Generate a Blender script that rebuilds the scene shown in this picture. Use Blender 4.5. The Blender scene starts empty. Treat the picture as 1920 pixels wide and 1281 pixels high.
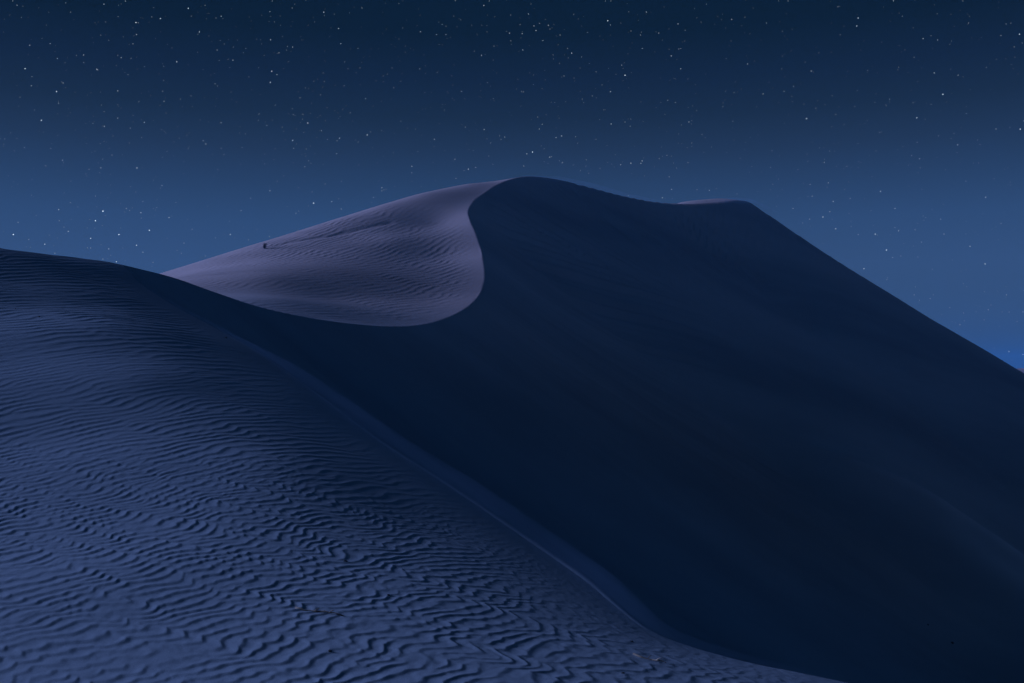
import bpy, bmesh, math, random
import numpy as np

scene = bpy.context.scene
R = math.radians

# ------------------------------------------------------------------ camera
F = 1867.0                     # focal length in pixels of the 1920 px wide frame (35 mm lens)
PITCH = R(1.826)
cam_data = bpy.data.cameras.new("camera")
cam_data.lens = 36.0 * F / 1920.0
cam_data.sensor_width = 36.0
cam_data.clip_start = 0.05
cam_data.clip_end = 20000.0
cam = bpy.data.objects.new("camera", cam_data)
cam.location = (0, 0, 0)
cam.rotation_euler = (R(90) + PITCH, 0, 0)
scene.collection.objects.link(cam)
scene.camera = cam

# ------------------------------------------------------------------ night sky
world = bpy.data.worlds.new("World")
scene.world = world
world.use_nodes = True
nt = world.node_tree
nt.nodes.clear()
wo = nt.nodes.new("ShaderNodeOutputWorld")
bg = nt.nodes.new("ShaderNodeBackground")
tc = nt.nodes.new("ShaderNodeTexCoord")
sep = nt.nodes.new("ShaderNodeSeparateXYZ")
nt.links.new(tc.outputs["Generated"], sep.inputs[0])
asn = nt.nodes.new("ShaderNodeMath"); asn.operation = 'ARCSINE'
nt.links.new(sep.outputs["Z"], asn.inputs[0])
mr = nt.nodes.new("ShaderNodeMapRange")
mr.inputs["From Min"].default_value = R(-2.0)
mr.inputs["From Max"].default_value = R(40.0)
nt.links.new(asn.outputs[0], mr.inputs["Value"])
ramp = nt.nodes.new("ShaderNodeValToRGB")
nt.links.new(mr.outputs[0], ramp.inputs[0])
def lin(c):
    c = c / 255.0
    return c / 12.92 if c <= 0.04045 else ((c + 0.055) / 1.055) ** 2.4
SKY = [  # elevation in degrees, sRGB of the sky there
    (-2.0, (52, 74, 100)), (0.5, (53, 76, 104)), (3.0, (54, 80, 115)), (6.0, (53, 80, 119)),
    (8.5, (47, 74, 112)), (10.5, (40, 64, 97)), (12.5, (33, 53, 80)), (14.5, (25, 43, 65)), (16.5, (19, 36, 58)), (19.0, (12, 29, 45)), (21.5, (10, 28, 44)), (30.0, (8, 30, 55)), (40.0, (6, 30, 61))]
while len(ramp.color_ramp.elements) < len(SKY):
    ramp.color_ramp.elements.new(0.5)
for el, (deg, col) in zip(ramp.color_ramp.elements, SKY):
    el.position = (deg + 2.0) / 42.0
    el.color = (lin(col[0]), lin(col[1]), lin(col[2]), 1)
nt.links.new(ramp.outputs[0], bg.inputs["Color"])
bg.inputs["Strength"].default_value = 1.0
nt.links.new(bg.outputs[0], wo.inputs["Surface"])

# ------------------------------------------------------------------ moonlight (one sun lamp, low, from the left)
SUN_AZ = R(164.5)      # direction the light comes from, measured from +x counter-clockwise
SUN_EL = R(13.5)
sl = bpy.data.lights.new("moonlight", 'SUN')
sl.energy = 5.6
sl.color = (0.285, 0.42, 1.0)
sl.angle = R(20)
so = bpy.data.objects.new("moonlight", sl)
from mathutils import Vector
dvec = Vector((math.cos(SUN_AZ) * math.cos(SUN_EL), math.sin(SUN_AZ) * math.cos(SUN_EL), math.sin(SUN_EL)))
so.rotation_euler = dvec.to_track_quat('Z', 'Y').to_euler()
so.location = (-30, 0, 40)
scene.collection.objects.link(so)

vs = scene.view_settings
vs.view_transform = 'Standard'
vs.look = 'None'
vs.exposure = 0.0
vs.gamma = 1.0
vs.use_curve_mapping = False
scene.cycles.max_bounces = 4
scene.cycles.diffuse_bounces = 3

# ------------------------------------------------------------------ helpers
def P(u, v, Y):
    """point on the sight line through photo pixel (u, v) at forward distance Y"""
    a = (u - 960.0) / F
    b = (640.5 - v) / F
    c, s = math.cos(PITCH), math.sin(PITCH)
    k = Y / (c - b * s)
    return (a * k, Y, (s + b * c) * k)

class TPS:
    """thin plate spline through scattered height points"""
    def __init__(self, pts, smooth=0.0):
        p = np.array(pts, float)
        self.c = p[:, :2]
        n = len(p)
        K = self._k(self.c, self.c) + np.diag(np.broadcast_to(np.asarray(smooth, float), (n,)))
        Q = np.hstack([np.ones((n, 1)), self.c])
        A = np.zeros((n + 3, n + 3))
        A[:n, :n] = K; A[:n, n:] = Q; A[n:, :n] = Q.T
        b = np.zeros(n + 3); b[:n] = p[:, 2]
        s = np.linalg.solve(A, b)
        self.w, self.a = s[:n], s[n:]
    @staticmethod
    def _k(x, c):
        d2 = (x[:, None, 0] - c[None, :, 0]) ** 2 + (x[:, None, 1] - c[None, :, 1]) ** 2
        return 0.5 * d2 * np.log(d2 + 1e-9)
    def __call__(self, x, y):
        sh = x.shape
        q = np.stack([x.ravel(), y.ravel()], 1)
        out = np.empty(len(q))
        for i in range(0, len(q), 60000):
            t = q[i:i + 60000]
            out[i:i + 60000] = self._k(t, self.c) @ self.w + self.a[0] + t @ self.a[1:]
        return out.reshape(sh)

def catmull(pts, n):
    p = np.array(pts, float)
    p = np.vstack([2 * p[0] - p[1], p, 2 * p[-1] - p[-2]])
    out = []
    for i in range(1, len(p) - 2):
        p0, p1, p2, p3 = p[i - 1], p[i], p[i + 1], p[i + 2]
        t = np.linspace(0, 1, n, endpoint=False)[:, None]
        t1, t2, t3 = (np.linalg.norm((p1 - p0)[:2]) + 1e-6) ** .5, (np.linalg.norm((p2 - p1)[:2]) + 1e-6) ** .5, (np.linalg.norm((p3 - p2)[:2]) + 1e-6) ** .5
        a0 = 0; a1 = t1; a2 = a1 + t2; a3 = a2 + t3
        T = a1 + t * t2
        A1 = (a1 - T) / (a1 - a0) * p0 + (T - a0) / (a1 - a0) * p1
        A2 = (a2 - T) / (a2 - a1) * p1 + (T - a1) / (a2 - a1) * p2
        A3 = (a3 - T) / (a3 - a2) * p2 + (T - a2) / (a3 - a2) * p3
        B1 = (a2 - T) / (a2 - a0) * A1 + (T - a0) / (a2 - a0) * A2
        B2 = (a3 - T) / (a3 - a1) * A2 + (T - a1) / (a3 - a1) * A3
        out.append((a2 - T) / (a2 - a1) * B1 + (T - a1) / (a2 - a1) * B2)
    out.append(p[-2][None])
    return np.vstack(out)

def sstep(a, b, x):
    t = np.clip((x - a) / (b - a), 0, 1)
    return t * t * (3 - 2 * t)

def smax(a, b, k):
    h = np.clip(0.5 + 0.5 * (a - b) / k, 0, 1)
    return b + (a - b) * h + k * h * (1 - h)

rng = np.random.RandomState(11)

def ripple_tile(n, lam, spread, bw, seed):
    """periodic height tile of wind ripples: phase of band-passed noise pushed through a
    gentle-stoss / steep-lee profile, so crests wander, fork and end as real ones do.
    lam in samples; wind blows along +x of the tile"""
    r = np.random.RandomState(seed)
    f = np.fft.fft2(r.randn(n, n))
    kx = np.fft.fftfreq(n)[None, :] * lam
    ky = np.fft.fftfreq(n)[:, None] * lam
    k = np.hypot(kx, ky) + 1e-9
    th = np.arctan2(ky, kx)
    g = np.exp(-((k - 1) / bw) ** 2 / 2) * np.exp(-(th / spread) ** 2 / 2)
    c = np.fft.ifft2(f * g)
    amp = np.abs(c); amp /= amp.mean()
    ph = (np.angle(c) / (2 * np.pi)) % 1.0
    q = 0.70
    up = (ph / q) ** 1.9
    dn = 1 - sstep(0, 1, (ph - q) / (1 - q))
    h = np.where(ph < q, up, dn) - 0.5
    return (h * np.clip(amp, 0, 1.25) ** 0.6).astype(np.float32)

def noise_tile(n, scale, seed, octaves=1):
    r = np.random.RandomState(seed)
    f = np.fft.fft2(r.randn(n, n))
    k = np.hypot(np.fft.fftfreq(n)[None, :], np.fft.fftfreq(n)[:, None]) * scale
    c = np.real(np.fft.ifft2(f * np.exp(-k ** 2 * 2)))
    return (c / c.std()).astype(np.float32)

def sample(tile, x, y):
    n = tile.shape[0]
    x0 = np.floor(x).astype(np.int64); y0 = np.floor(y).astype(np.int64)
    fx = (x - x0).astype(np.float32); fy = (y - y0).astype(np.float32)
    x0 %= n; y0 %= n
    x1 = (x0 + 1) % n; y1 = (y0 + 1) % n
    return ((tile[y0, x0] * (1 - fx) + tile[y0, x1] * fx) * (1 - fy)
            + (tile[y1, x0] * (1 - fx) + tile[y1, x1] * fx) * fy)

# ------------------------------------------------------------------ the shape of the dunes
# near crest: comes in from the left, tops out, then runs down towards the camera's right
ARM_BACK_L = [(0, -40, -6), (-32, -30, -3), (-44, -5, 1.5), (-36, 16, 3.4)]
ARM_L = [P(-300, 440, 22.4), P(0, 466, 23.2), P(110, 480, 24.0)]
ARM_R = [P(220, 495, 24.6), P(262, 532, 23.2), P(320, 570, 21.8), P(400, 614, 20.3), P(490, 665, 18.2),
         P(600, 744, 15.6), P(700, 820, 13.8), P(850, 918, 11.9), P(1000, 1021, 10.1), P(1090, 1084, 8.9), P(1160, 1142, 7.8), P(1218, 1184, 7.15),
         P(1290, 1212, 6.9), P(1400, 1242, 6.65), P(1500, 1262, 6.5), P(1600, 1283, 6.4), P(1800, 1330, 6.2)]
ARM_BACK_R = [(5.5, 5.4, -2.6), (10, 2, -3.9), (20, -4, -6.0), (18, -22, -7.0), (8, -36, -6.6)]
arm_front = catmull(ARM_R, 14)
arm_all = catmull(ARM_BACK_L + ARM_L + ARM_R + ARM_BACK_R + [ARM_BACK_L[0]], 14)

# main crest: leaves the near crest at its top, sags into the saddle, climbs the S-curve to the summit
MAIN = [P(220, 495, 24.6), P(262, 505, 26.4), P(320, 520, 29.4), P(400, 548, 34.0), P(480, 574, 38.5), P(560, 592, 42), P(650, 606, 46.3),
        P(745, 612, 50.5), P(810, 604, 54.5), P(860, 584, 59), P(890, 561, 64), P(905, 533, 70), P(907, 508, 74.5),
        P(901, 470, 80.5), P(890, 435, 86), P(879, 410, 90.5), P(877, 394, 93.5), P(890, 374, 97), P(915, 356, 100), P(945, 340, 103.5), P(985, 331, 107),
        P(1040, 336, 110.5), P(1100, 350, 113), P(1170, 368, 116.5), P(1240, 380, 120), P(1320, 382, 123),
        P(1370, 377, 126), P(1400, 378, 128.5)]
e = MAIN[-1]
MAIN_BACK = [(e[0] + 1.6, e[1] + 3, e[2] - .6), (e[0] + 2.6, e[1] + 9, e[2] - 2.2), (e[0] + 2.5, e[1] + 22, e[2] - 5), (e[0] - 2, e[1] + 50, e[2] - 12), (e[0] - 10, e[1] + 90, e[2] - 22)]
main_crest = catmull(MAIN + MAIN_BACK, 12)

near_pts = [tuple(p) for p in arm_all[::7]]
n_arm = len(near_pts)
near_pts += [P(0, 1281, 5.1), P(500, 1281, 5.2), P(960, 1281, 5.35), P(1300, 1281, 5.9),
             P(0, 1130, 6.5), P(500, 1150, 6.45), P(900, 1180, 6.5), P(0, 1000, 8.4), P(350, 1000, 8.4), P(700, 1040, 8.1),
             P(0, 850, 11.0), P(250, 850, 10.9), P(500, 880, 10.5), P(0, 700, 13.9), P(250, 710, 13.6),
             P(0, 600, 17.2), P(200, 600, 17.0), P(0, 530, 20.2), P(180, 545, 20.7),
             (0, 0, -1.68), (0, 2.5, -1.66), (-6, 0, -1.6), (5, 0, -2.0), (0, -12, -2.2), (-20, 0, 0.2), (-12, 8, -0.3)]
near_f = TPS(near_pts, np.r_[np.full(n_arm, 1e-4), np.full(len(near_pts) - n_arm, 4.0)])

wind_pts = [tuple(p) for p in main_crest[:len(MAIN) * 12:8]] + [tuple(p) for p in main_crest[len(MAIN) * 12::14]]
wind_pts += [tuple(p) for p in arm_all[0:14 * 7:9]]
wind_pts += [P(330, 517, 76), P(400, 492, 79.5), P(495, 459, 84), P(570, 435, 88), P(640, 412, 91.5), P(720, 387, 95.5), P(800, 362, 99.5), P(880, 345, 103),
             P(420, 540, 60), P(520, 560, 54), P(500, 520, 64), P(620, 560, 60), P(620, 500, 72), P(720, 570, 60), P(730, 520, 70), P(740, 450, 83.5), P(800, 560, 64), P(830, 480, 80), P(820, 420, 90.5),
             P(560, 470, 80), P(660, 440, 86),
             P(1300, 383, 131), P(1355, 379.5, 133), P(1270, 383, 129), (-34, 46, 0.5), (-30, 60, 3.6), (-40, 72, 3.4), (-36, 88, 6.5), (-26, 100, 10), (-14, 112, 14.5), (-2, 120, 16), (14, 135, 15), (24, 150, 11),
             (-60, 60, -5), (-55, 95, -2), (-35, 125, 2), (-10, 145, 5), (10, 170, 3), (-80, 20, -8), (-70, -40, -10), (-20, -70, -11), (30, -60, -11),
             (-100, 90, -11), (-60, 160, -10), (-110, 0, -11), (0, 210, -9), (-60, 220, -12)]
wind_f = TPS(wind_pts, 0.01)

tile_fine = ripple_tile(2048, 14.0, 0.20, 0.16, 3)      # near ripples
tile_wide = ripple_tile(1024, 14.0, 0.20, 0.16, 8)      # broader ripples higher up
nz = noise_tile(512, 26, 21)
nz2 = noise_tile(512, 26, 22)
grit = noise_tile(1024, 3.0, 23)

def nearest(x, y, line):
    """distance, signed side and arc position relative to a polyline (x, y arrays flat)"""
    a = line[:-1, :2]; b = line[1:, :2]
    mid = line[:, :2]
    seg = np.linalg.norm(b - a, axis=1)
    arc = np.concatenate([[0], np.cumsum(seg)])
    D = np.empty(len(x)); S = np.empty(len(x)); A = np.empty(len(x))
    for i in range(0, len(x), 20000):
        X = x[i:i + 20000]; Y = y[i:i + 20000]
        d2 = (X[:, None] - mid[None, :, 0]) ** 2 + (Y[:, None] - mid[None, :, 1]) ** 2
        j = np.argmin(d2, 1)
        best = np.full(len(X), 1e18); sd = np.zeros(len(X)); ar = np.zeros(len(X))
        for o in (-1, 0):
            k = np.clip(j + o, 0, len(a) - 1)
            ax, ay = a[k, 0], a[k, 1]; dx, dy = b[k, 0] - ax, b[k, 1] - ay
            L2 = dx * dx + dy * dy + 1e-12
            t = np.clip(((X - ax) * dx + (Y - ay) * dy) / L2, 0, 1)
            qx, qy = ax + t * dx, ay + t * dy
            q = (X - qx) ** 2 + (Y - qy) ** 2
            cr = dx * (Y - ay) - dy * (X - ax)
            m = q < best
            best = np.where(m, q, best); sd = np.where(m, cr, sd); ar = np.where(m, arc[k] + t * seg[k], ar)
        D[i:i + 20000] = np.sqrt(best); S[i:i + 20000] = np.sign(sd); A[i:i + 20000] = ar
    return D, S, A

def drop(D):
    """fall below the crest at distance D: steepest just under the lip"""
    return 0.674 * D + 0.14 * 10.0 * (1 - np.exp(-D / 10.0)) * 0.95
def resample(line, step):
    s = np.concatenate([[0], np.cumsum(np.linalg.norm(np.diff(line[:, :2], axis=0), axis=1))])
    q = np.linspace(0, s[-1], int(s[-1] / step) + 2)
    return np.stack([np.interp(q, s, line[:, k]) for k in range(3)], 1)

def slip(x, y, line, ease):
    """sand at its angle of repose below a crest line"""
    out = np.empty(len(x))
    for i in range(0, len(x), 20000):
        X = x[i:i + 20000]; Y = y[i:i + 20000]
        d = np.sqrt((X[:, None] - line[None, :, 0]) ** 2 + (Y[:, None] - line[None, :, 1]) ** 2 + ease ** 2) - ease
        out[i:i + 20000] = (line[None, :, 2] - drop(d)).max(1)
    return out

WIND = math.atan2(-0.52, 0.85)     # ripples travel to the right and a little towards the camera
def ripples(tile, x, y, lam, warp=1.0, off=(0, 0), barb=0.0):
    cw, sw = math.cos(WIND), math.sin(WIND)
    s = 14.0 / lam
    wx = sample(nz, x * s * .6 + off[0], y * s * .6 + off[1]) * 3.2 * warp + sample(nz2, x * s * .3 + 50, y * s * .3 + 9) * 5.0 * warp
    wy = sample(nz2, x * s * .6 + off[1], y * s * .6 + off[0]) * 2.6 * warp
    u = (x * cw + y * sw) * s + wx
    v = (-x * sw + y * cw) * s + wy
    if barb:
        # crests kink into barbs that line up down the wind
        u = u - barb * np.abs(sample(nz, u * .14 + 7, v * .85 + 3)) - .5 * barb * np.abs(sample(nz2, u * .22 + 70, v * 1.9 + 30))
    return sample(tile, u + off[0] * 7, v + off[1] * 5)

# ------------------------------------------------------------------ one wide polar sheet of sand, split along the near crest
d_in = np.linspace(-29.0, 29.0, 1240)
d_out = 29.0 + np.cumsum(np.geomspace(0.08, 9.5, 42))
d_out = 29 + (d_out - 29) * (151.0 / (d_out[-1] - 29))
az = np.radians(np.concatenate([-d_out[::-1], d_in, d_out[:-1]]))     # azimuth from +y, clockwise
closed = True
sa, ca = np.sin(az), np.cos(az)
aza = np.arctan2(arm_all[:, 0], arm_all[:, 1])
ra = np.hypot(arm_all[:, 0], arm_all[:, 1])
o = np.argsort(aza)
aza, ra = aza[o], ra[o]
r_arm = np.interp(az, np.concatenate([[aza[-1] - 2 * np.pi], aza, [aza[0] + 2 * np.pi]]), np.concatenate([[ra[-1]], ra, [ra[0]]]))

NA = 700
t = np.linspace(0, 1, NA)
# rows: a few inside 3.6 m, then dense out to the crest
r0 = 4.4
ta = np.where(t < 0.02, t / 0.02, 0)[:, None]
tt = np.clip((t - 0.02) / 0.98, 0, 1)[:, None]
gr = 0.62 * tt + 0.38 * tt ** 2.0
RA = np.where((t < 0.02)[:, None], 0.15 + ta * (r0 - 0.15), r0 + gr * (r_arm[None, :] - r0))
XA = RA * sa; YA = RA * ca
ZA = near_f(XA, YA)
crest_z = None
D, S, A = nearest(XA.ravel(), YA.ravel(), arm_all)
D = D.reshape(XA.shape)
low = sstep(22, 10, YA) * (XA < 4)
wr_ = 0.25 + .45 * low
ZA += (0.03 + 0.09 * low) * wr_ * (1 - np.exp(-D / wr_)) * sstep(14, 6, D)     # the near slope rounds over into the brow
front = sstep(-12, -9, XA) * 0 + 1
fade = sstep(0.0, 1.7 - .9 * sstep(18, 24, YA), D) * 0.93 + 0.07 * sstep(0, .35, D)
# how strongly the ripples are built, patch by patch
patch = 0.85 + 0.22 * sample(nz, XA * 5 + 30, YA * 5 + 10)
wmix = sstep(8.0, 12.0, YA)
umix = sstep(12.5, 17.5, YA)
rp = ripples(tile_fine, XA, YA, 0.125, 0.8, (0, 0), 5.0) * 0.0086 * (1 - wmix) + ripples(tile_wide, XA, YA, 0.17, 0.6, (31, 77), 1.6) * 0.0088 * wmix * (1 - umix) + ripples(tile_wide, XA, YA, 0.27, 0.6, (11, 7), 1.6) * 0.0135 * umix
inside = sstep(40, 30, np.hypot(XA, YA))
ZA += rp * fade * patch * inside
ZA += 0.0006 * sample(grit, XA * 70, YA * 70) * sstep(14, 6, YA)
ZA += 0.007 * sample(nz, XA * 14, YA * 14) * sstep(0, 1.5, D)

knots_t = [0, .20, .76, .87, 1.0]
NB = 430
tb = np.linspace(0, 1, NB + 1)[1:]
RB = np.empty((NB, len(az)))
k1, k2, k3, k4 = 45.0, 112.0, 150.0, 1400.0
m1 = tb <= .15; m2 = (tb > .15) & (tb <= .80); m3 = (tb > .80) & (tb <= .90); m4 = tb > .90
RB[m1] = r_arm[None] + (k1 - r_arm[None]) * ((tb[m1] / .15) ** 1.6)[:, None]
RB[m2] = k1 + (k2 - k1) * ((tb[m2] - .15) / .65)[:, None]
RB[m3] = k2 + (k3 - k2) * ((tb[m3] - .80) / .10)[:, None]
RB[m4] = k3 * (k4 / k3) ** ((tb[m4] - .90) / .10)[:, None]
XB = RB * sa; YB = RB * ca
xf, yf = XB.ravel(), YB.ravel()
# slip faces of both crests, meeting a gently sloping valley floor
arm_lee = np.vstack([arm_front, catmull([ARM_R[-1]] + ARM_BACK_R, 10)])
z_slip = slip(xf, yf, resample(main_crest, 0.3), 0.3)
z_arm = slip(xf, yf, resample(arm_lee, 0.12), 0.2)
z_floor = -15.5 - 0.012 * np.clip(yf, -200, 400) + 0.5 * sample(nz, xf * .5, yf * .5)
Dm, Sm, Am = nearest(xf, yf, main_crest)
Da, _s, Aa = nearest(xf, yf, arm_lee)
def arc_z(line, A):
    s = np.concatenate([[0], np.cumsum(np.linalg.norm(np.diff(line[:, :2], axis=0), axis=1))])
    return np.interp(A, s, line[:, 2])
def brow(z, D, A, line, e, reach):
    """round the brow of a slip face just below its crest"""
    w = sstep(reach, 0, D)
    zn = arc_z(line, A) - drop(np.sqrt(D * D + e * e) - e)
    return np.where(w > 0, z * (1 - w) + np.minimum(zn, z + 9) * w, z)
z_slip = brow(z_slip, Dm, Am, main_crest, 0.25, 2.0)
z_arm = brow(z_arm, Da, Aa, arm_lee, 0.06 + 0.10 * sstep(17, 11, yf) * sstep(7.5, 9.5, yf), 3.0)
kk = 0.01 + 1.2 * sstep(0.5, 9, np.minimum(Dm, Da))
z_lee = smax(smax(z_slip, z_floor, 0.01 + 3.0 * sstep(0, 8, Da)), z_arm, kk)
azf = np.broadcast_to(az, XB.shape).ravel()
z_w = wind_f(xf, yf)
far = sstep(170, 330, np.hypot(xf, yf))
base = -14 + 2.5 * sample(nz, xf * .12, yf * .12)
z_w = z_w * (1 - far) + base * far
# windward where left of the main crest
az220 = math.atan2(MAIN[0][0], MAIN[0][1])
is_w = ((Sm > 0) | (azf < az220))
back = sstep(R(100), R(130), azf)
wr = ripples(tile_wide, xf, yf, 0.66, 0.5, (5, 60), 1.0) * 0.036
# faint track along the upper windward side
track = catmull([P(500, 466, 82.3), P(560, 459.5, 84), P(620, 455, 85.5), P(680, 444, 88), P(730, 436, 90)], 8)
Dt, St, At = nearest(xf, yf, track)
z_w = z_w - 0.07 * np.exp(-(Dt / .42) ** 2) * sstep(0, 1.5, At) 
z_w = z_w + wr * sstep(0, 2.8, Dm) * sstep(150, 110, np.hypot(xf, yf)) * (0.75 + 0.25 * sample(nz, xf * 1.5, yf * 1.5))
# streaks running down the fall line
st = sample(nz, Am * 34.0, np.full_like(Am, 5.0)) * .6 + sample(nz2, Am * 90.0, Dm * .8) * .4
z_lee = z_lee + st * 0.17 * sstep(46, 56, yf) * sstep(1.5, 7, Da) * sstep(0, 3, Dm) * sstep(26, 9, Dm) * (0.4 + .6 * sstep(-.5, .8, sample(nz2, Am * 1.6 + 3, Dm * 1.6)))
# broad slumps and hollows in the slip face, and a low spur running down it
zl = 0.42 * sample(nz, xf * 1.1 + 9, yf * .8) + 0.14 * sample(nz2, xf * 3 + 9, yf * 2.4) + 0.02 * sample(nz, xf * 13, yf * 13)
zl = zl * (.35 + .65 * sstep(50, 30, xf))
z_lee = z_lee + zl * sstep(1.0, 14, Dm) * sstep(3, 16, Da)
spur = catmull([(15.5, 74.5, 0), (21.2, 73.3, 0), (25.4, 72.0, 0), (30.2, 70.7, 0), (34.2, 68.3, 0), (40, 65, 0), (50, 58, 0)], 10)
Ds, Ss, As = nearest(xf, yf, spur)
z_lee = z_lee + sstep(2, 16, As) * (1.3 * np.exp(-Ds / 2.6) + 0.45 * np.exp(-(Ds / .9) ** 2)) * sstep(60, 30, As)
z_lee = z_lee * (1 - far) + base * far
pale = sstep(4, 26, As) * (0.55 * np.exp(-(np.abs(Ds + .6 * sample(nz2, xf * 4, yf * 4)) / 2.6) ** 1.3) + 0.35 * np.exp(-(Ds / .45) ** 2)) * sstep(75, 50, As) * (~is_w)  # bright streak on the shaded spur, put into the sand colour as painted light
ZB = np.where(is_w, z_w, z_lee)
ZB = ZB * (1 - back) + z_w * back
ZB = ZB.reshape(XB.shape)
rowj = np.arange(NB)[:, None]
# ease into the shared crest row
ZB = np.where(False, ZB, ZB)

def sheet(name, X, Y, Z, mat, label, lane=None):
    n, m = X.shape
    co = np.stack([X, Y, Z], -1).reshape(-1, 3).astype(np.float32)
    i = np.arange(n - 1)[:, None]; j = np.arange(m)[None, :]
    j2 = (j + 1) % m
    a = (i * m + j); b = (i * m + j2); c = ((i + 1) * m + j2); d = ((i + 1) * m + j)
    f = np.stack([a, d, c, b], -1).reshape(-1, 4).astype(np.int32)
    me = bpy.data.meshes.new(name)
    me.vertices.add(len(co)); me.vertices.foreach_set("co", co.ravel())
    me.loops.add(f.size); me.loops.foreach_set("vertex_index", f.ravel())
    me.polygons.add(len(f))
    me.polygons.foreach_set("loop_start", np.arange(0, f.size, 4, dtype=np.int32))
    me.polygons.foreach_set("loop_total", np.full(len(f), 4, np.int32))
    me.polygons.foreach_set("use_smooth", np.ones(len(f), bool))
    me.update(calc_edges=True)
    me.materials.append(mat)
    if lane is not None:                       # lane painted paler, standing in for light caught along the spur
        at = me.attributes.new("painted_light_streak", 'FLOAT', 'POINT')
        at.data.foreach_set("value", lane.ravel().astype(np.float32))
    ob = bpy.data.objects.new(name, me)
    scene.collection.objects.link(ob)
    ob["kind"] = "structure"
    if label: ob["label"] = label
    return ob

# ------------------------------------------------------------------ materials
def mat_new(name):
    m = bpy.data.materials.new(name)
    m.use_nodes = True
    m.node_tree.nodes.clear()
    return m, m.node_tree

def sand(name, c1, c2, c3, c4):
    m, t = mat_new(name)
    out = t.nodes.new("ShaderNodeOutputMaterial")
    b = t.nodes.new("ShaderNodeBsdfPrincipled")
    b.inputs["Roughness"].default_value = 0.95
    b.inputs["Specular IOR Level"].default_value = 0.15
    geo = t.nodes.new("ShaderNodeNewGeometry")
    n1 = t.nodes.new("ShaderNodeTexNoise"); n1.inputs["Scale"].default_value = 0.3; n1.inputs["Detail"].default_value = 6
    n2 = t.nodes.new("ShaderNodeTexNoise"); n2.inputs["Scale"].default_value = 190; n2.inputs["Detail"].default_value = 3
    t.links.new(geo.outputs["Position"], n1.inputs["Vector"]); t.links.new(geo.outputs["Position"], n2.inputs["Vector"])
    mx = t.nodes.new("ShaderNodeMix"); mx.data_type = 'RGBA'
    mx.inputs[6].default_value = (*c1, 1); mx.inputs[7].default_value = (*c2, 1)
    t.links.new(n1.outputs[0], mx.inputs[0])
    my = t.nodes.new("ShaderNodeMix"); my.data_type = 'RGBA'          # redder sand on the far dune
    my.inputs[6].default_value = (*c3, 1); my.inputs[7].default_value = (*c4, 1)
    t.links.new(n1.outputs[0], my.inputs[0])
    sp = t.nodes.new("ShaderNodeSeparateXYZ"); t.links.new(geo.outputs["Position"], sp.inputs[0])
    mf = t.nodes.new("ShaderNodeMapRange"); mf.inputs["From Min"].default_value = 38; mf.inputs["From Max"].default_value = 62
    t.links.new(sp.outputs["Y"], mf.inputs["Value"])
    mg = t.nodes.new("ShaderNodeMix"); mg.data_type = 'RGBA'
    t.links.new(mf.outputs[0], mg.inputs[0]); t.links.new(mx.outputs[2], mg.inputs[6]); t.links.new(my.outputs[2], mg.inputs[7])
    m2 = t.nodes.new("ShaderNodeMapRange"); m2.inputs["From Min"].default_value = .3; m2.inputs["From Max"].default_value = .7
    m2.inputs["To Min"].default_value = .74; m2.inputs["To Max"].default_value = 1.2
    t.links.new(n2.outputs[0], m2.inputs["Value"])
    at = t.nodes.new("ShaderNodeAttribute"); at.attribute_name = "painted_light_streak"
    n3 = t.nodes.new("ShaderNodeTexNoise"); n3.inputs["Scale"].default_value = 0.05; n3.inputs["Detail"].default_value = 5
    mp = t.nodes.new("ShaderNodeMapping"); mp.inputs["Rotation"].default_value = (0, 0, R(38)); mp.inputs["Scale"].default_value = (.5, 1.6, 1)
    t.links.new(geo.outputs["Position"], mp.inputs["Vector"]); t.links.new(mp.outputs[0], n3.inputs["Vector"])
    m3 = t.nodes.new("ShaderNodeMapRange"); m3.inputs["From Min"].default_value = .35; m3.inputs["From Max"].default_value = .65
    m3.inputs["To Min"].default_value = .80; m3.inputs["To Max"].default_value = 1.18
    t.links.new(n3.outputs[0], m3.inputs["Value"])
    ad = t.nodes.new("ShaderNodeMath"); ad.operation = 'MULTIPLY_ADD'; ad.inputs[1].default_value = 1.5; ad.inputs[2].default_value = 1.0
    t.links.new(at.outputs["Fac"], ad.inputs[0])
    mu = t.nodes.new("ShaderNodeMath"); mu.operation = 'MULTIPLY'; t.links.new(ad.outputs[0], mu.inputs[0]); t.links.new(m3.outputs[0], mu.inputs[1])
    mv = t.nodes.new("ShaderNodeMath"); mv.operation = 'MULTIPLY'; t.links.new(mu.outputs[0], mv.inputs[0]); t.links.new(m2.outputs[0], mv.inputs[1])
    ml = t.nodes.new("ShaderNodeVectorMath"); ml.operation = 'SCALE'
    t.links.new(mg.outputs[2], ml.inputs[0]); t.links.new(mv.outputs[0], ml.inputs["Scale"])
    t.links.new(ml.outputs[0], b.inputs["Base Color"])
    bp = t.nodes.new("ShaderNodeBump"); bp.inputs["Distance"].default_value = 0.004; bp.inputs["Strength"].default_value = 0.5
    t.links.new(n2.outputs[0], bp.inputs["Height"]); t.links.new(bp.outputs[0], b.inputs["Normal"])
    t.links.new(b.outputs[0], out.inputs[0])
    return m

sand_mat = sand("desert_sand", (0.28, 0.315, 0.335), (0.34, 0.37, 0.385), (0.55, 0.385, 0.33), (0.61, 0.43, 0.37))

sheet("foreground_dune", XA, YA, ZA, sand_mat, "rippled blue grey slope of the near dune in the foreground")
# the far sheet starts on the very same crest row
X2 = np.vstack([XA[-1:], XB]); Y2 = np.vstack([YA[-1:], YB]); Z2 = np.vstack([ZA[-1:], ZB])
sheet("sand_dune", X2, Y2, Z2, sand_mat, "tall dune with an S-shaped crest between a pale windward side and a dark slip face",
      np.vstack([np.zeros((1, XB.shape[1])), pale.reshape(XB.shape)]))


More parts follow.
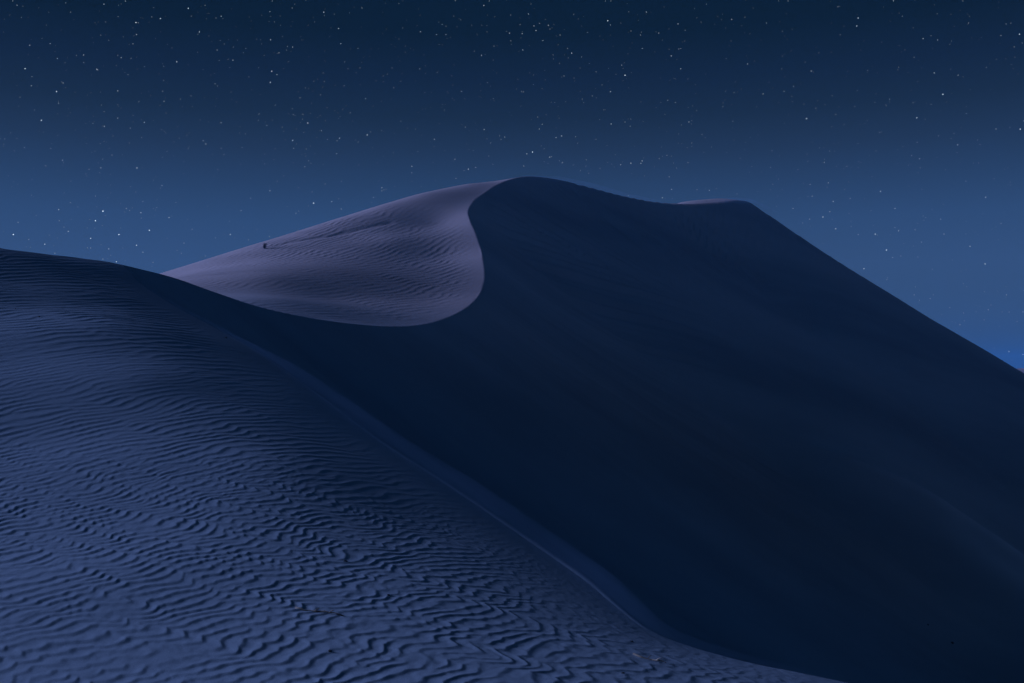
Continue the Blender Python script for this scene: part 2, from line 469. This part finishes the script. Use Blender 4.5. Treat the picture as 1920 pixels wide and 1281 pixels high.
# ------------------------------------------------------------------ far dune beyond the right end
def far_dune(cx, cy, L, Wd, H, name, label):
    n, m = 60, 160
    u = np.linspace(-1, 1, m)[None, :]; v = np.linspace(-1, 1, n)[:, None]
    X = cx + L * u + 0 * v; Y = cy + Wd * v + 0 * u
    w = v + .25 * np.sin(u * 5)
    prof = np.where(w < -.1, sstep(-.95, -.1, w), sstep(1.0, -.1, w))
    Z = -17 + (H + 17) * prof * (1 - u * u) ** .6 * (1 + .05 * np.sin(u * 9 + 1))
    return X, Y, Z
X, Y, Z = far_dune(170, 258, 132, 44, 3.1, "distant", "")
def grid(name, X, Y, Z, mat, label):
    n, m = X.shape
    co = np.stack([X, Y, Z], -1).reshape(-1, 3)
    f = [(i * m + j, i * m + j + 1, (i + 1) * m + j + 1, (i + 1) * m + j) for i in range(n - 1) for j in range(m - 1)]
    me = bpy.data.meshes.new(name); me.from_pydata(co.tolist(), [], f)
    me.polygons.foreach_set("use_smooth", [True] * len(f))
    me.materials.append(mat); me.update()
    ob = bpy.data.objects.new(name, me); scene.collection.objects.link(ob)
    ob["kind"] = "structure"; ob["label"] = label
    return ob
grid("distant_dune", X, Y, Z, sand_mat, "dark distant dune on the horizon at the right edge")

# ------------------------------------------------------------------ stars
STARS = {  # quarter tiles of the sky: x0, then x, y in quarter pixels and brightness 1..4
0: "95,8,3 128,40,3 172,47,2 160,131,2 32,145,1 28,241,1 223,340,3 376,328,3 315,288,2 188,516,4 240,575,2 235,643,3 151,730,2 142,798,1 260,826,2 311,903,4 80,998,2 184,1106,3 107,1132,2 36,1043,2 381,1113,2 431,439,3 487,471,2 573,416,2 627,413,3 628,469,2 424,687,4 462,614,1 473,623,3 493,657,1 440,775,3 441,760,1 514,815,1 527,844,1 434,853,1 366,92,1 530,92,2 292,60,1 347,189,1 492,23,2 780,32,3 889,40,2 909,30,1 941,8,3 886,125,2 794,166,2 1019,170,4 1037,172,3 1024,260,3 1005,269,1 998,329,3 970,333,1 1152,57,2 1138,127,2 1203,140,4 756,264,2 815,303,2 925,277,1 1165,290,1 1412,63,4 1434,121,2 1538,41,2 1659,123,3 1620,136,2 1671,141,1 1567,103,1 1547,141,1 1495,240,4 1485,259,2 1566,271,1 1588,311,1 1652,304,2 1682,331,2 1628,376,3 1749,354,2 1781,302,2 1844,364,2 1825,395,2 1711,445,2 1747,452,3 1643,453,2 1722,508,1 1325,464,4 1256,334,1 1289,360,1 1482,393,2 1229,498,2 1220,476,1 1084,501,2 909,433,3 883,415,2 983,438,2 871,493,1 724,519,3 733,524,3 960,561,2 936,542,1 1228,604,2 1220,685,2 1230,760,3 1200,791,1 1245,848,1 1352,744,2 1432,720,2 1369,800,1 1443,800,1 1613,629,3 1632,646,2 1582,564,1 1523,523,1 1733,692,2 1624,739,1 1615,800,1 1774,766,1 1867,577,2 883,682,3 753,693,1 760,788,2 883,786,2 781,837,2 883,887,3 998,865,1 1041,764,2 1061,700,1 1131,718,1 1082,919,3 1149,904,1 978,962,2 782,948,3 697,926,2 643,927,1 1210,974,2 1232,985,1 1243,997,1 1334,951,1 1344,1038,2 1306,1064,1 1402,1014,1 1502,899,1 1565,913,1 1658,921,3 1524,1055,3 1544,1080,3 1659,1114,2 1412,1113,2 1253,1136,2 1219,1182,2 1061,1031,2 847,1021,1 780,1061,1 752,1078,1 650,1078,1 969,1074,1 840,1163,2 918,1161,1 712,1136,1 471,1199,2 475,1220,1 770,1195,2 757,1259,2 1026,1259,3 1376,1211,1 1633,1270,2 667,1270,1 346,1246,1 1680,1159,2 1817,1107,2 1840,1004,2 1798,998,1 434,1015,1 326,992,1 127,1040,1 28,1081,1",
1: "123,8,2 291,32,2 271,61,2 104,88,3 508,92,4 512,116,2 588,107,2 700,97,2 795,61,3 1072,28,2 1709,42,3 1750,8,2 1495,6,2 1572,72,1 138,165,2 184,190,2 97,163,1 108,125,1 181,121,1 44,116,1 391,190,1 440,165,1 564,210,1 620,215,3 550,276,1 344,300,1 109,299,3 34,299,1 4,294,2 199,275,1 43,330,1 636,328,3 765,364,2 516,384,1 274,354,3 236,349,2 229,376,2 262,385,1 173,397,3 160,402,1 244,464,2 61,417,1 665,466,2 690,517,2 780,510,2 792,469,1 809,432,1 752,548,1 118,535,4 157,561,3 108,618,4 19,508,2 504,549,2 462,595,1 433,611,2 512,613,2 372,660,2 393,664,1 502,655,1 661,643,2 484,712,2 330,734,2 317,689,1 822,740,3 941,760,1 1033,659,2 901,607,1 953,570,2 985,557,2 1020,511,2 1087,611,2 957,613,1 1100,210,2 1072,293,2 1119,346,2 1120,393,1 1233,238,3 1208,193,1 976,219,1 1396,184,3 1371,167,2 1425,197,2 1507,202,1 1483,121,2 1524,141,1 1535,149,2 1354,260,3 1425,260,3 1457,281,1 1434,288,1 1373,335,2 1399,339,1 1618,190,1 1694,189,2 1731,192,1 1732,239,2 1735,114,1 1791,125,1 1637,384,2 1691,416,3 1719,410,1 1785,346,2 1806,344,1 1879,235,2 1901,249,3 1910,114,2 1911,307,2 1914,333,2 1228,518,3 1270,493,1 1271,551,1 1359,544,2 1467,570,1 1476,638,2 1540,686,3 1434,689,1 1566,741,1 1473,739,1 1737,620,2 1759,647,1 1685,681,1 1780,740,2 1787,756,1 1779,527,1 1806,549,1 1780,451,1 1266,695,1 1248,820,1 1398,784,1 1414,826,2 145,789,2 272,816,2 280,860,2 351,858,2 292,868,1 348,894,2 333,918,1 388,923,4 409,852,1 532,808,1 591,830,1 652,823,2 614,847,1 631,875,1 619,888,2 707,847,2 459,881,1 522,906,1 482,867,1 416,774,1 23,855,3 19,903,2 122,902,1 81,942,3 197,954,2 208,986,1 302,970,1 358,994,2 491,981,3 535,1047,2 627,1037,3 608,1056,2 456,1034,1 303,1080,1 283,1113,3 275,1054,4 409,1096,1 376,1119,2 143,1117,1 66,1157,1 605,1152,3 374,1172,1 395,1206,2 411,1227,2 366,1251,2 134,1197,1 66,1230,1 834,1013,4 860,989,2 943,979,2 765,1065,2 746,1050,1 874,1109,1 1030,1145,1 1087,909,2 1195,969,2 1338,1045,3 1240,1016,1 1136,963,1 1214,1136,1 1336,1101,1 1571,954,2 1543,934,1 1711,972,3 1828,1020,2 1838,1048,2 1865,1029,3 1733,1042,1 1760,1073,2 1745,1171,2 1630,1129,1 1492,1196,3 1327,1217,1 1172,1247,2 1593,1270,3 1647,1258,2 1776,1232,1 771,1238,1",
2: "142,30,2 123,106,3 61,185,2 77,240,2 76,254,3 67,286,1 165,195,3 207,176,2 180,229,3 249,146,1 272,191,3 283,219,2 300,209,1 314,185,1 361,263,3 333,271,1 232,304,3 346,336,2 81,375,3 51,386,1 463,108,2 536,125,1 498,143,1 522,195,1 566,244,2 394,223,1 417,364,2 447,399,4 422,435,2 523,428,3 308,414,2 310,443,1 357,476,2 393,411,1 511,511,1 580,477,2 659,271,1 719,156,4 739,187,3 700,8,2 741,8,2 876,89,2 1007,91,3 866,27,1 816,174,1 892,233,3 970,241,2 964,263,3 948,154,1 1141,52,1 1245,180,3 1177,216,1 1080,240,1 1101,249,3 1127,302,1 977,364,3 1071,389,1 1179,370,2 1252,368,2 1266,364,2 1195,420,3 1236,447,1 1265,516,3 1299,227,2 1295,308,1 1369,64,2 1387,135,2 1418,168,2 1459,32,2 1648,145,3 1747,130,2 1808,61,2 1579,107,1 1571,147,1 1520,184,1 1601,210,1 1722,193,1 1784,255,1 1908,174,3 1643,308,1 1606,440,2 1767,480,3 1883,705,3 1675,614,2 1601,686,2 1666,695,2 1691,690,1 1597,751,1 1583,773,1 1582,801,2 1836,802,1 1656,909,2 822,489,3 842,471,1 832,514,1 848,565,4 833,605,1 779,557,1 724,513,1 894,545,1 870,405,1 631,540,2 676,638,2 627,663,1 739,688,3 876,660,1 602,720,2 633,733,1 513,686,1 528,743,2 537,771,2 404,764,2 465,586,2 470,608,1 390,571,2 373,577,1 251,600,1 186,556,1 162,563,1 133,547,1 244,528,1 161,634,2 226,665,1 45,597,1 72,687,2 86,689,2 32,669,1 67,797,1 295,769,1 321,769,1 192,878,2 226,932,3 205,968,3 256,860,1 353,887,1 688,824,2 700,824,1 656,897,1 744,931,3 847,916,2 892,894,1 887,948,2 983,912,1 966,766,1 1116,768,1 1168,753,3 1225,769,2 1081,808,1 1146,858,1 1215,588,1 1225,592,1 1186,602,1 1319,592,1 1375,637,1 1377,701,1 1355,794,1 1322,808,1 1384,831,2 1327,915,3 1349,906,1 1345,930,1 1272,937,1 1425,1009,2 1349,1074,2 1349,1098,1 1314,1108,1 1250,1006,1 1449,1033,1 1495,1100,1 330,1032,3 372,1020,3 476,1027,3 493,1075,2 629,1045,2 219,1095,1 240,1115,2 154,1141,4 111,1154,3 283,1179,3 295,1176,2 242,1213,1 354,1207,2 376,1223,2 89,1248,2 556,1200,2 460,1238,1 554,1247,1 718,1220,1 748,1232,1 816,1236,3 891,1227,2 967,1226,3 988,1185,1 1104,1190,2 1127,1173,1 1161,1166,2 1195,1171,1 1211,1223,1 1235,1261,2 774,1160,1 713,1091,1 1746,1122,1 1711,1189,1 1799,1250,1 1786,1031,1",
3: "80,8,2 150,8,2 524,51,2 536,50,1 941,8,3 866,54,1 984,100,1 1008,122,2 138,102,1 87,162,1 107,235,2 181,221,1 676,136,4 666,196,4 570,198,1 542,261,2 854,317,1 1090,209,1 1223,267,2 1164,290,3 1273,300,3 1375,308,2 1364,333,2 1269,103,2 1372,106,1 1497,107,1 1512,123,1 1504,174,2 1785,180,2 1821,174,2 1887,257,4 1747,267,2 1602,282,1 1906,324,2 1846,352,2 1712,445,1 1784,443,1 1852,430,1 1825,484,1 1638,506,2 1247,36,1 1462,7,2 1096,430,2 1028,374,1 980,505,2 974,524,1 747,528,2 746,541,1 598,536,1 381,397,1 473,392,1 108,422,1 174,381,1 324,534,3 341,541,1 103,516,2 279,466,1 1247,548,3 1371,520,1 1426,565,3 1463,577,1 191,648,3 121,686,3 178,723,1 182,762,1 269,781,2 372,756,1 358,812,2 428,786,1 480,718,2 669,679,2 509,859,2 652,800,2 802,769,2 810,705,1 912,745,3 912,766,1 883,786,1 887,794,1 1087,771,2 1223,783,2 1312,708,4 1516,672,1 1488,852,2 1116,884,4 1178,894,1 289,890,4 571,935,2 477,950,1 727,929,1 744,905,1 837,993,2 849,990,1 1710,968,3 1814,956,1 1892,969,4 1917,908,2 1278,1020,2 1395,1001,1 1373,1040,1 1423,1088,3 1417,1145,1 1572,1051,2 1590,1085,1 1119,1068,2 1012,1099,1 1076,1167,3 1136,1191,3 1055,1240,1 1142,1260,1 675,1076,1 387,1109,2 463,1134,2 497,1134,1 422,1218,3 423,1197,1 297,1212,1 293,1156,1 31,1131,2 19,1256,2 87,1168,1 224,1273,2 516,1247,1 592,1248,2 681,1214,1 677,1259,1 810,1133,1 760,1167,1 1543,1224,1 1580,1223,1 1332,1273,1"}
sky_pts = []
def sky_dir(u, v):
    a = (u - 960.0) / F; b = (640.5 - v) / F
    c, s_ = math.cos(PITCH), math.sin(PITCH)
    d = Vector((a, c - b * s_, s_ + b * c)); d.normalize()
    return d
for k, txt in STARS.items():
    for tok in txt.split():
        x, y, mgn = map(int, tok.split(","))
        sky_pts.append((sky_dir(k * 480 + x / 4.0, y / 4.0), mgn))
LOW = """85,311,2 117,301,3 119,305,1 16,330,1 60,337,1 59,366,1 167,318,2 189,315,3 187,324,2 161,326,1 163,330,1 133,340,1 183,345,1 257,315,3
132,380,2 146,388,1 110,393,3 68,404,1 111,414,2 34,417,2 120,426,1 25,440,4 54,449,2 84,458,3 93,441,1 128,434,3 193,396,4 179,414,4 168,412,1 192,423,1 178,428,1
179,368,2 237,391,2 243,395,2 248,390,1 264,399,3 265,409,1 268,378,2 254,360,1 245,350,1 288,338,1 304,348,3 301,353,1 294,389,2 317,408,3 280,432,4 223,440,4
170,447,3 164,465,2 170,465,2 204,467,3 230,465,1 256,460,3 268,473,2 193,486,2 218,491,3 287,492,2 103,475,2 134,475,1
330,380,2 352,412,2 389,387,1 360,430,2 430,415,2 452,395,2 470,372,2 520,340,2 560,352,2 532,330,1 506,358,3 432,440,3 345,456,2 332,470,1 404,446,2 466,450,2 505,444,2 503,451,1 340,475,2 385,480,1
610,345,2 585,360,2 640,340,2 588,381,4 622,378,3 635,373,2 716,352,3 716,358,3 720,356,2 724,355,1 640,392,2 555,400,2 560,396,1 700,370,3 740,350,1 772,312,3 772,324,2 790,350,1 855,335,2 878,317,3 870,320,2 892,314,2 982,311,2
1055,305,2 1088,320,2 1104,325,1 1125,316,1 1164,309,3 1183,306,3 1204,302,3 1184,325,1 1208,330,1 1178,367,2 1242,371,3 1259,355,3 1255,332,2 1290,305,2 1307,356,2 1330,357,3 1343,354,1 1382,364,2
1460,336,2 1449,346,2 1507,344,1 1519,346,3 1553,343,3 1551,351,1 1584,355,2 1591,341,1 1651,359,3 1523,368,2 1594,372,2 1562,378,3 1487,391,2 1543,407,3 1518,411,2 1556,397,2 1567,429,3 1505,418,1 1596,425,1
1609,440,2 1641,439,3 1645,441,1 1620,504,3 1678,391,3 1731,405,1 1764,411,2 1736,408,1 1811,340,2 1848,370,3 1864,335,1 1877,419,2 1859,430,1 1811,439,1 1764,411,2 1685,433,3 1716,431,2 1678,427,2 1728,454,2 1770,439,2 1662,469,4 1674,483,2 1689,480,1 1721,482,1 1786,488,1 1819,462,3 1847,495,3
1716,538,2 1748,505,1 1806,532,2 1812,538,1 1663,525,2 1664,521,1 1714,553,2 1724,563,2 1744,560,2 1750,553,1 1781,577,2 1807,587,2 1853,581,2 1887,553,2 1846,547,2 1808,602,2 1845,600,2 1892,585,2 1879,585,1 1800,609,2 1765,590,1 1865,653,1 1892,659,3 1918,665,4 1897,676,1 1858,572,1 1918,585,2 1830,585,1 1907,603,2"""
for tok in LOW.split():
    x, y, mgn = map(int, tok.split(","))
    sky_pts.append((sky_dir(x, y), mgn))
# faint stars between them and over the rest of the sky
rs = random.Random(5)
for i in range(650):
    sky_pts.append((sky_dir(rs.uniform(0, 1920), rs.uniform(0, 640) ** 1.0), 0))
half = math.radians(29)
n_out = 0
while n_out < 3800:
    z_ = rs.random(); a_ = rs.uniform(0, 2 * math.pi)
    r_ = math.sqrt(1 - z_ * z_)
    d = Vector((r_ * math.cos(a_), r_ * math.sin(a_), z_))
    if d.y > 0 and abs(math.atan2(d.x, d.y)) < half and math.asin(z_) < math.radians(21.5):
        continue
    sky_pts.append((d, rs.choices((0, 1, 2, 3, 4), (5, 8, 4, 2, .6))[0])); n_out += 1

def star_mat(name, s):
    m, t = mat_new(name)
    out = t.nodes.new("ShaderNodeOutputMaterial"); e_ = t.nodes.new("ShaderNodeEmission")
    e_.inputs["Color"].default_value = (0.70, 0.86, 1.0, 1); e_.inputs["Strength"].default_value = s
    t.links.new(e_.outputs[0], out.inputs[0])
    m.cycles.emission_sampling = 'NONE'
    return m
RS = 4000.0
SIZE = (0.24, 0.28, 0.34, 0.42, 0.54)      # metres, at 4 km: under one pixel each
STR = (0.5, 0.75, 1.05, 1.6, 2.5)
verts, faces, mats = [], [], []
OCT = [(1, 0, 0), (-1, 0, 0), (0, 1, 0), (0, -1, 0), (0, 0, 1), (0, 0, -1)]
OF = [(0, 2, 4), (2, 1, 4), (1, 3, 4), (3, 0, 4), (2, 0, 5), (1, 2, 5), (3, 1, 5), (0, 3, 5)]
for d, mgn in sky_pts:
    r_ = 2.6 * SIZE[mgn] * rs.uniform(.85, 1.15) * (1.25 if d.z < .17 else 1.0)
    k = len(verts)
    for o_ in OCT:
        verts.append((d.x * RS + o_[0] * r_, d.y * RS + o_[1] * r_, d.z * RS + o_[2] * r_))
    for f in OF:
        faces.append(tuple(k + q for q in f)); mats.append(mgn)
me = bpy.data.meshes.new("stars"); me.from_pydata(verts, [], faces)
for i in range(5):
    me.materials.append(star_mat("starlight_%d" % i, STR[i]))
me.polygons.foreach_set("material_index", mats)
stars = bpy.data.objects.new("stars", me); scene.collection.objects.link(stars)
stars["kind"] = "stuff"; stars["label"] = "small white stars scattered over the night sky above the dunes"


# ------------------------------------------------------------------ small things lying on the sand
def ground(x, y):
    """height of the built sand at (x, y), from the nearest vertex of the sheets"""
    best = None
    for X_, Y_, Z_ in ((XA, YA, ZA), (XB, YB, ZB)):
        d2 = (X_ - x) ** 2 + (Y_ - y) ** 2
        k = int(np.argmin(d2)); q = d2.flat[k]
        if best is None or q < best[0]:
            best = (q, float(Z_.flat[k]))
    return best[1]

def plain(name, c1, c2, scale=40.0, rough=0.9):
    m, t = mat_new(name)
    out = t.nodes.new("ShaderNodeOutputMaterial"); b = t.nodes.new("ShaderNodeBsdfPrincipled")
    b.inputs["Roughness"].default_value = rough
    n = t.nodes.new("ShaderNodeTexNoise"); n.inputs["Scale"].default_value = scale; n.inputs["Detail"].default_value = 4
    tcn = t.nodes.new("ShaderNodeTexCoord"); t.links.new(tcn.outputs["Object"], n.inputs["Vector"])
    cr = t.nodes.new("ShaderNodeValToRGB")
    cr.color_ramp.elements[0].position = .38; cr.color_ramp.elements[0].color = (*c1, 1)
    cr.color_ramp.elements[1].position = .62; cr.color_ramp.elements[1].color = (*c2, 1)
    t.links.new(n.outputs[0], cr.inputs[0]); t.links.new(cr.outputs[0], b.inputs["Base Color"])
    t.links.new(b.outputs[0], out.inputs[0])
    return m
bark = plain("dry_wood", (0.05, 0.035, 0.025), (0.42, 0.30, 0.20), 22)
dark_leaf = plain("dark_foliage", (0.006, 0.006, 0.005), (0.018, 0.017, 0.012))
stone = plain("dark_stone", (0.02, 0.018, 0.016), (0.06, 0.05, 0.045))

def tube(vs_, fs_, pts, radii, sides=6):
    base_ = len(vs_)
    for k, p in enumerate(pts):
        p = Vector(p)
        t_ = (Vector(pts[min(k + 1, len(pts) - 1)]) - Vector(pts[max(k - 1, 0)])).normalized()
        a_ = t_.orthogonal().normalized(); b_ = t_.cross(a_)
        for j in range(sides):
            an = 2 * math.pi * j / sides
            q = p + (a_ * math.cos(an) + b_ * math.sin(an)) * radii[k] * (1 + .12 * math.sin(5 * k + 3 * j))
            vs_.append(tuple(q))
    for k in range(len(pts) - 1):
        for j in range(sides):
            j2 = (j + 1) % sides
            fs_.append((base_ + k * sides + j, base_ + k * sides + j2, base_ + (k + 1) * sides + j2, base_ + (k + 1) * sides + j))
    fs_.append(tuple(base_ + j for j in range(sides))[::-1])
    fs_.append(tuple(base_ + (len(pts) - 1) * sides + j for j in range(sides)))

def mesh_obj(name, vs_, fs_, mat, parent=None, smooth=False):
    me = bpy.data.meshes.new(name); me.from_pydata(vs_, [], fs_); me.materials.append(mat)
    if smooth: me.polygons.foreach_set("use_smooth", [True] * len(me.polygons))
    ob = bpy.data.objects.new(name, me); scene.collection.objects.link(ob)
    if parent: ob.parent = parent
    return ob

def thing(name, loc, label, cat, group=None):
    o_ = bpy.data.objects.new(name, None); o_.location = loc; o_.empty_display_size = .05
    scene.collection.objects.link(o_); o_["label"] = label; o_["category"] = cat
    if group: o_["group"] = group
    return o_

def twig(x0, y0, x1, y1, r, seed, label):
    rr = random.Random(seed)
    g0 = ground(x0, y0)
    root = thing("dry_twig", (x0, y0, g0), label, "twig", "dry twigs half buried in the ripples")
    n = 11; pts = []
    for k in range(n):
        f_ = k / (n - 1)
        x = x0 + (x1 - x0) * f_ + rr.uniform(-.006, .006); y = y0 + (y1 - y0) * f_ + rr.uniform(-.008, .008)
        pts.append((x - x0, y - y0, ground(x, y) - g0 + r * (.5 + .9 * math.sin(f_ * 7 + seed)) + .002))
    vs_, fs_ = [], []
    tube(vs_, fs_, pts, [r * (1.1 - .6 * k / n) for k in range(n)])
    mesh_obj("stem", vs_, fs_, bark, root, True)
    for q, (k, dx, dy, dz) in enumerate([(4, .03, .03, .012), (7, .035, -.025, .016)]):
        vs_, fs_ = [], []
        p = pts[k]
        tube(vs_, fs_, [p, (p[0] + dx * .6, p[1] + dy * .5, p[2] + dz), (p[0] + dx, p[1] + dy, p[2] + dz * 1.2)], [r * .6, r * .45, r * .2], 5)
        mesh_obj("side_shoot", vs_, fs_, bark, root, True)
    return root
twig(-1.37, 6.36, -1.05, 6.26, .0062, 3, "longer dry twig lying half buried across the ripples left of centre")
twig(0.74, 6.10, 0.92, 6.00, .0062, 8, "short pale dry twig near the right end of the foreground ripples")

PEB = [(-1.27, 7.64, .011, "dark pebble on the slope above the long twig"),
       (-1.00, 5.52, .010, "dark pebble in the ripples below the long twig"),
       (-8.25, 17.34, .022, "dark stone on the upper left of the near slope"),
       (-8.98, 17.97, .015, "small dark stone at the left edge of the picture"),
       (-5.50, 19.14, .020, "dark stone just under the near crest, left part"),
       (0.78, 6.54, .008, "tiny dark pebble just under the near crest, right of centre"),
       (0.62, 5.62, .008, "tiny dark pebble below the short pale twig"),
       (-0.84, 6.82, .009, "tiny dark pebble right of the long twig"),
       (23.63, 57.07, .06, "left one of two dark stones at the foot of the dark slip face"),
       (24.65, 56.25, .085, "right, larger one of two dark stones at the foot of the dark slip face")]
for k, (x, y, r_, lab) in enumerate(PEB):
    rr = random.Random(40 + k)
    vs_, fs_ = [], []
    nu, nv = 8, 5
    jit = [[rr.uniform(.75, 1.2) for _ in range(nu)] for _ in range(nv)]
    vs_.append((0, 0, -r_ * .6))
    for i in range(nv):
        th = math.pi * (i + 1) / (nv + 1)
        for j in range(nu):
            ph = 2 * math.pi * j / nu
            q = r_ * jit[i][j]
            vs_.append((1.35 * q * math.sin(th) * math.cos(ph), q * math.sin(th) * math.sin(ph), -.7 * q * math.cos(th)))
    vs_.append((0, 0, r_ * .65))
    for j in range(nu):
        fs_.append((0, 1 + (j + 1) % nu, 1 + j))
        fs_.append((len(vs_) - 1, 1 + (nv - 1) * nu + j, 1 + (nv - 1) * nu + (j + 1) % nu))
    for i in range(nv - 1):
        for j in range(nu):
            a_, b_ = 1 + i * nu + j, 1 + i * nu + (j + 1) % nu
            fs_.append((a_, b_, b_ + nu, a_ + nu))
    ob = mesh_obj("stone" if r_ > .05 else "pebble", vs_, fs_, stone)
    ob.location = (x, y, ground(x, y) + r_ * .25); ob.rotation_euler = (0, 0, rr.uniform(0, 3))
    ob["label"] = lab; ob["category"] = "stone"; ob["group"] = "dark stones scattered on the sand"

# low wind-bent desert bush on the far windward slope
bx, by = -20.45, 81.91
bz = ground(bx, by)
bush = thing("desert_bush", (bx, by, bz), "small black bush bent by the wind on the pale windward side of the far dune", "bush")
rr = random.Random(77)
vs_, fs_ = [], []
tips = []
for k in range(12):
    a_ = rr.uniform(-1.0, 1.0); l_ = rr.uniform(.22, .42)
    tip = (-.06 + .26 * abs(math.cos(a_)) * rr.uniform(.1, 1.25), rr.uniform(-.16, .16), l_ * (1 if k % 3 else .5))
    mid_ = (tip[0] * .35, tip[1] * .5, tip[2] * .6)
    tube(vs_, fs_, [(rr.uniform(-.04, .04), rr.uniform(-.04, .04), -.06), mid_, tip], [.018, .012, .005], 5)
    tips += [mid_, tip]
mesh_obj("stem", vs_, fs_, dark_leaf, bush)
vs_, fs_ = [], []
for p in tips:
    for q in range(34):
        c_ = Vector(p) + Vector((rr.gauss(.0, .05), rr.gauss(0, .05), rr.gauss(0, .045)))
        a_ = Vector((rr.uniform(-1, 1), rr.uniform(-1, 1), rr.uniform(-1, 1))).normalized() * rr.uniform(.014, .03)
        b_ = a_.orthogonal().normalized() * .012
        k = len(vs_); vs_ += [tuple(c_ - a_), tuple(c_ + b_), tuple(c_ + a_), tuple(c_ - b_)]; fs_.append((k, k + 1, k + 2, k + 3))
mesh_obj("foliage", vs_, fs_, dark_leaf, bush)

# ------------------------------------------------------------------ airborne dust and night haze
def haze_box(x0, x1, y0, y1, z0, z1):
    v = [(x, y, z) for x in (x0, x1) for y in (y0, y1) for z in (z0, z1)]
    f = [(0, 1, 3, 2), (4, 6, 7, 5), (0, 4, 5, 1), (2, 3, 7, 6), (0, 2, 6, 4), (1, 5, 7, 3)]
    me = bpy.data.meshes.new("haze"); me.from_pydata(v, [], f)
    m, t = mat_new("haze_air")
    out = t.nodes.new("ShaderNodeOutputMaterial"); pv = t.nodes.new("ShaderNodeVolumePrincipled")
    pv.inputs["Color"].default_value = (0.12, 0.56, 1.0, 1)
    pv.inputs["Density"].default_value = HAZE
    t.links.new(pv.outputs[0], out.inputs["Volume"])
    me.materials.append(m)
    ob = bpy.data.objects.new("haze", me); scene.collection.objects.link(ob)
    ob["kind"] = "stuff"; ob["label"] = "thin blue night haze lying over the dunes"
HAZE = 0.0005
haze_box(-1450, 1450, -1450, 1450, -30, 26)

# ------------------------------------------------------------------ sand blown off the crests: thin drifting veils that follow them
def veil(name, line, wide, tall, dens, label, lift=0.0, shift=0.0):
    """a long lens-shaped body of airborne sand lying along a crest line"""
    q = resample(np.array(line, float), max(wide * .5, .25))
    vs_, fs_ = [], []
    S_ = 14; n = len(q)
    for k in range(n):
        f_ = k / (n - 1)
        w_ = max(math.sin(math.pi * f_) ** .6, 0.02)
        a_ = q[max(k - 1, 0)]; b_ = q[min(k + 1, n - 1)]
        d_ = np.array([b_[0] - a_[0], b_[1] - a_[1]]); d_ /= np.linalg.norm(d_) + 1e-9
        nx, ny = d_[1], -d_[0]
        wob = 1 + .10 * math.sin(k * .5) + .04 * math.sin(k * 1.3 + 1)
        for j in range(S_):
            an = 2 * math.pi * j / S_
            o_ = math.cos(an) * wide * w_ + shift
            vs_.append((q[k][0] + nx * o_, q[k][1] + ny * o_, q[k][2] + lift + math.sin(an) * tall * w_ * wob - .25 * max(o_, 0)))
    for k in range(n - 1):
        for j in range(S_):
            j2 = (j + 1) % S_
            fs_.append((k * S_ + j, k * S_ + j2, (k + 1) * S_ + j2, (k + 1) * S_ + j))
    fs_.append(tuple(range(S_))[::-1]); fs_.append(tuple((n - 1) * S_ + j for j in range(S_)))
    me = bpy.data.meshes.new(name); me.from_pydata(vs_, [], fs_)
    bm_ = bmesh.new(); bm_.from_mesh(me); bmesh.ops.recalc_face_normals(bm_, faces=bm_.faces); bm_.to_mesh(me); bm_.free()
    m, t = mat_new(name + "_air")
    out = t.nodes.new("ShaderNodeOutputMaterial"); pv = t.nodes.new("ShaderNodeVolumePrincipled")
    pv.inputs["Color"].default_value = (0.45, 0.66, 1.0, 1); pv.inputs["Density"].default_value = dens
    t.links.new(pv.outputs[0], out.inputs["Volume"]); me.materials.append(m)
    ob = bpy.data.objects.new(name, me); scene.collection.objects.link(ob)
    ob["kind"] = "stuff"; ob["label"] = label
veil("blowing_sand", arm_front[14 * 3:14 * 15], 0.42, 0.13, 0.15, "faint sand blowing over the near crest")
veil("blowing_sand", [P(960, 334, 105), P(1040, 336, 110.5), P(1100, 350, 113), P(1170, 368, 116.5), P(1240, 380, 120)], 1.6, 0.4, 0.02, "faint sand blowing off the summit crest", .1, .6)
veil("blowing_sand", [P(1330, 380, 124), P(1370, 376, 126), P(1402, 378, 128.5), P(1440, 392, 129), P(1462, 402, 129)], 1.5, 0.4, 0.02, "faint sand blowing off the right-hand peak", .1, .6)

veil("blowing_sand", arm_front[10:14 * 5], 0.20, 0.05, 0.16, "thin veil of sand on the upper near crest")
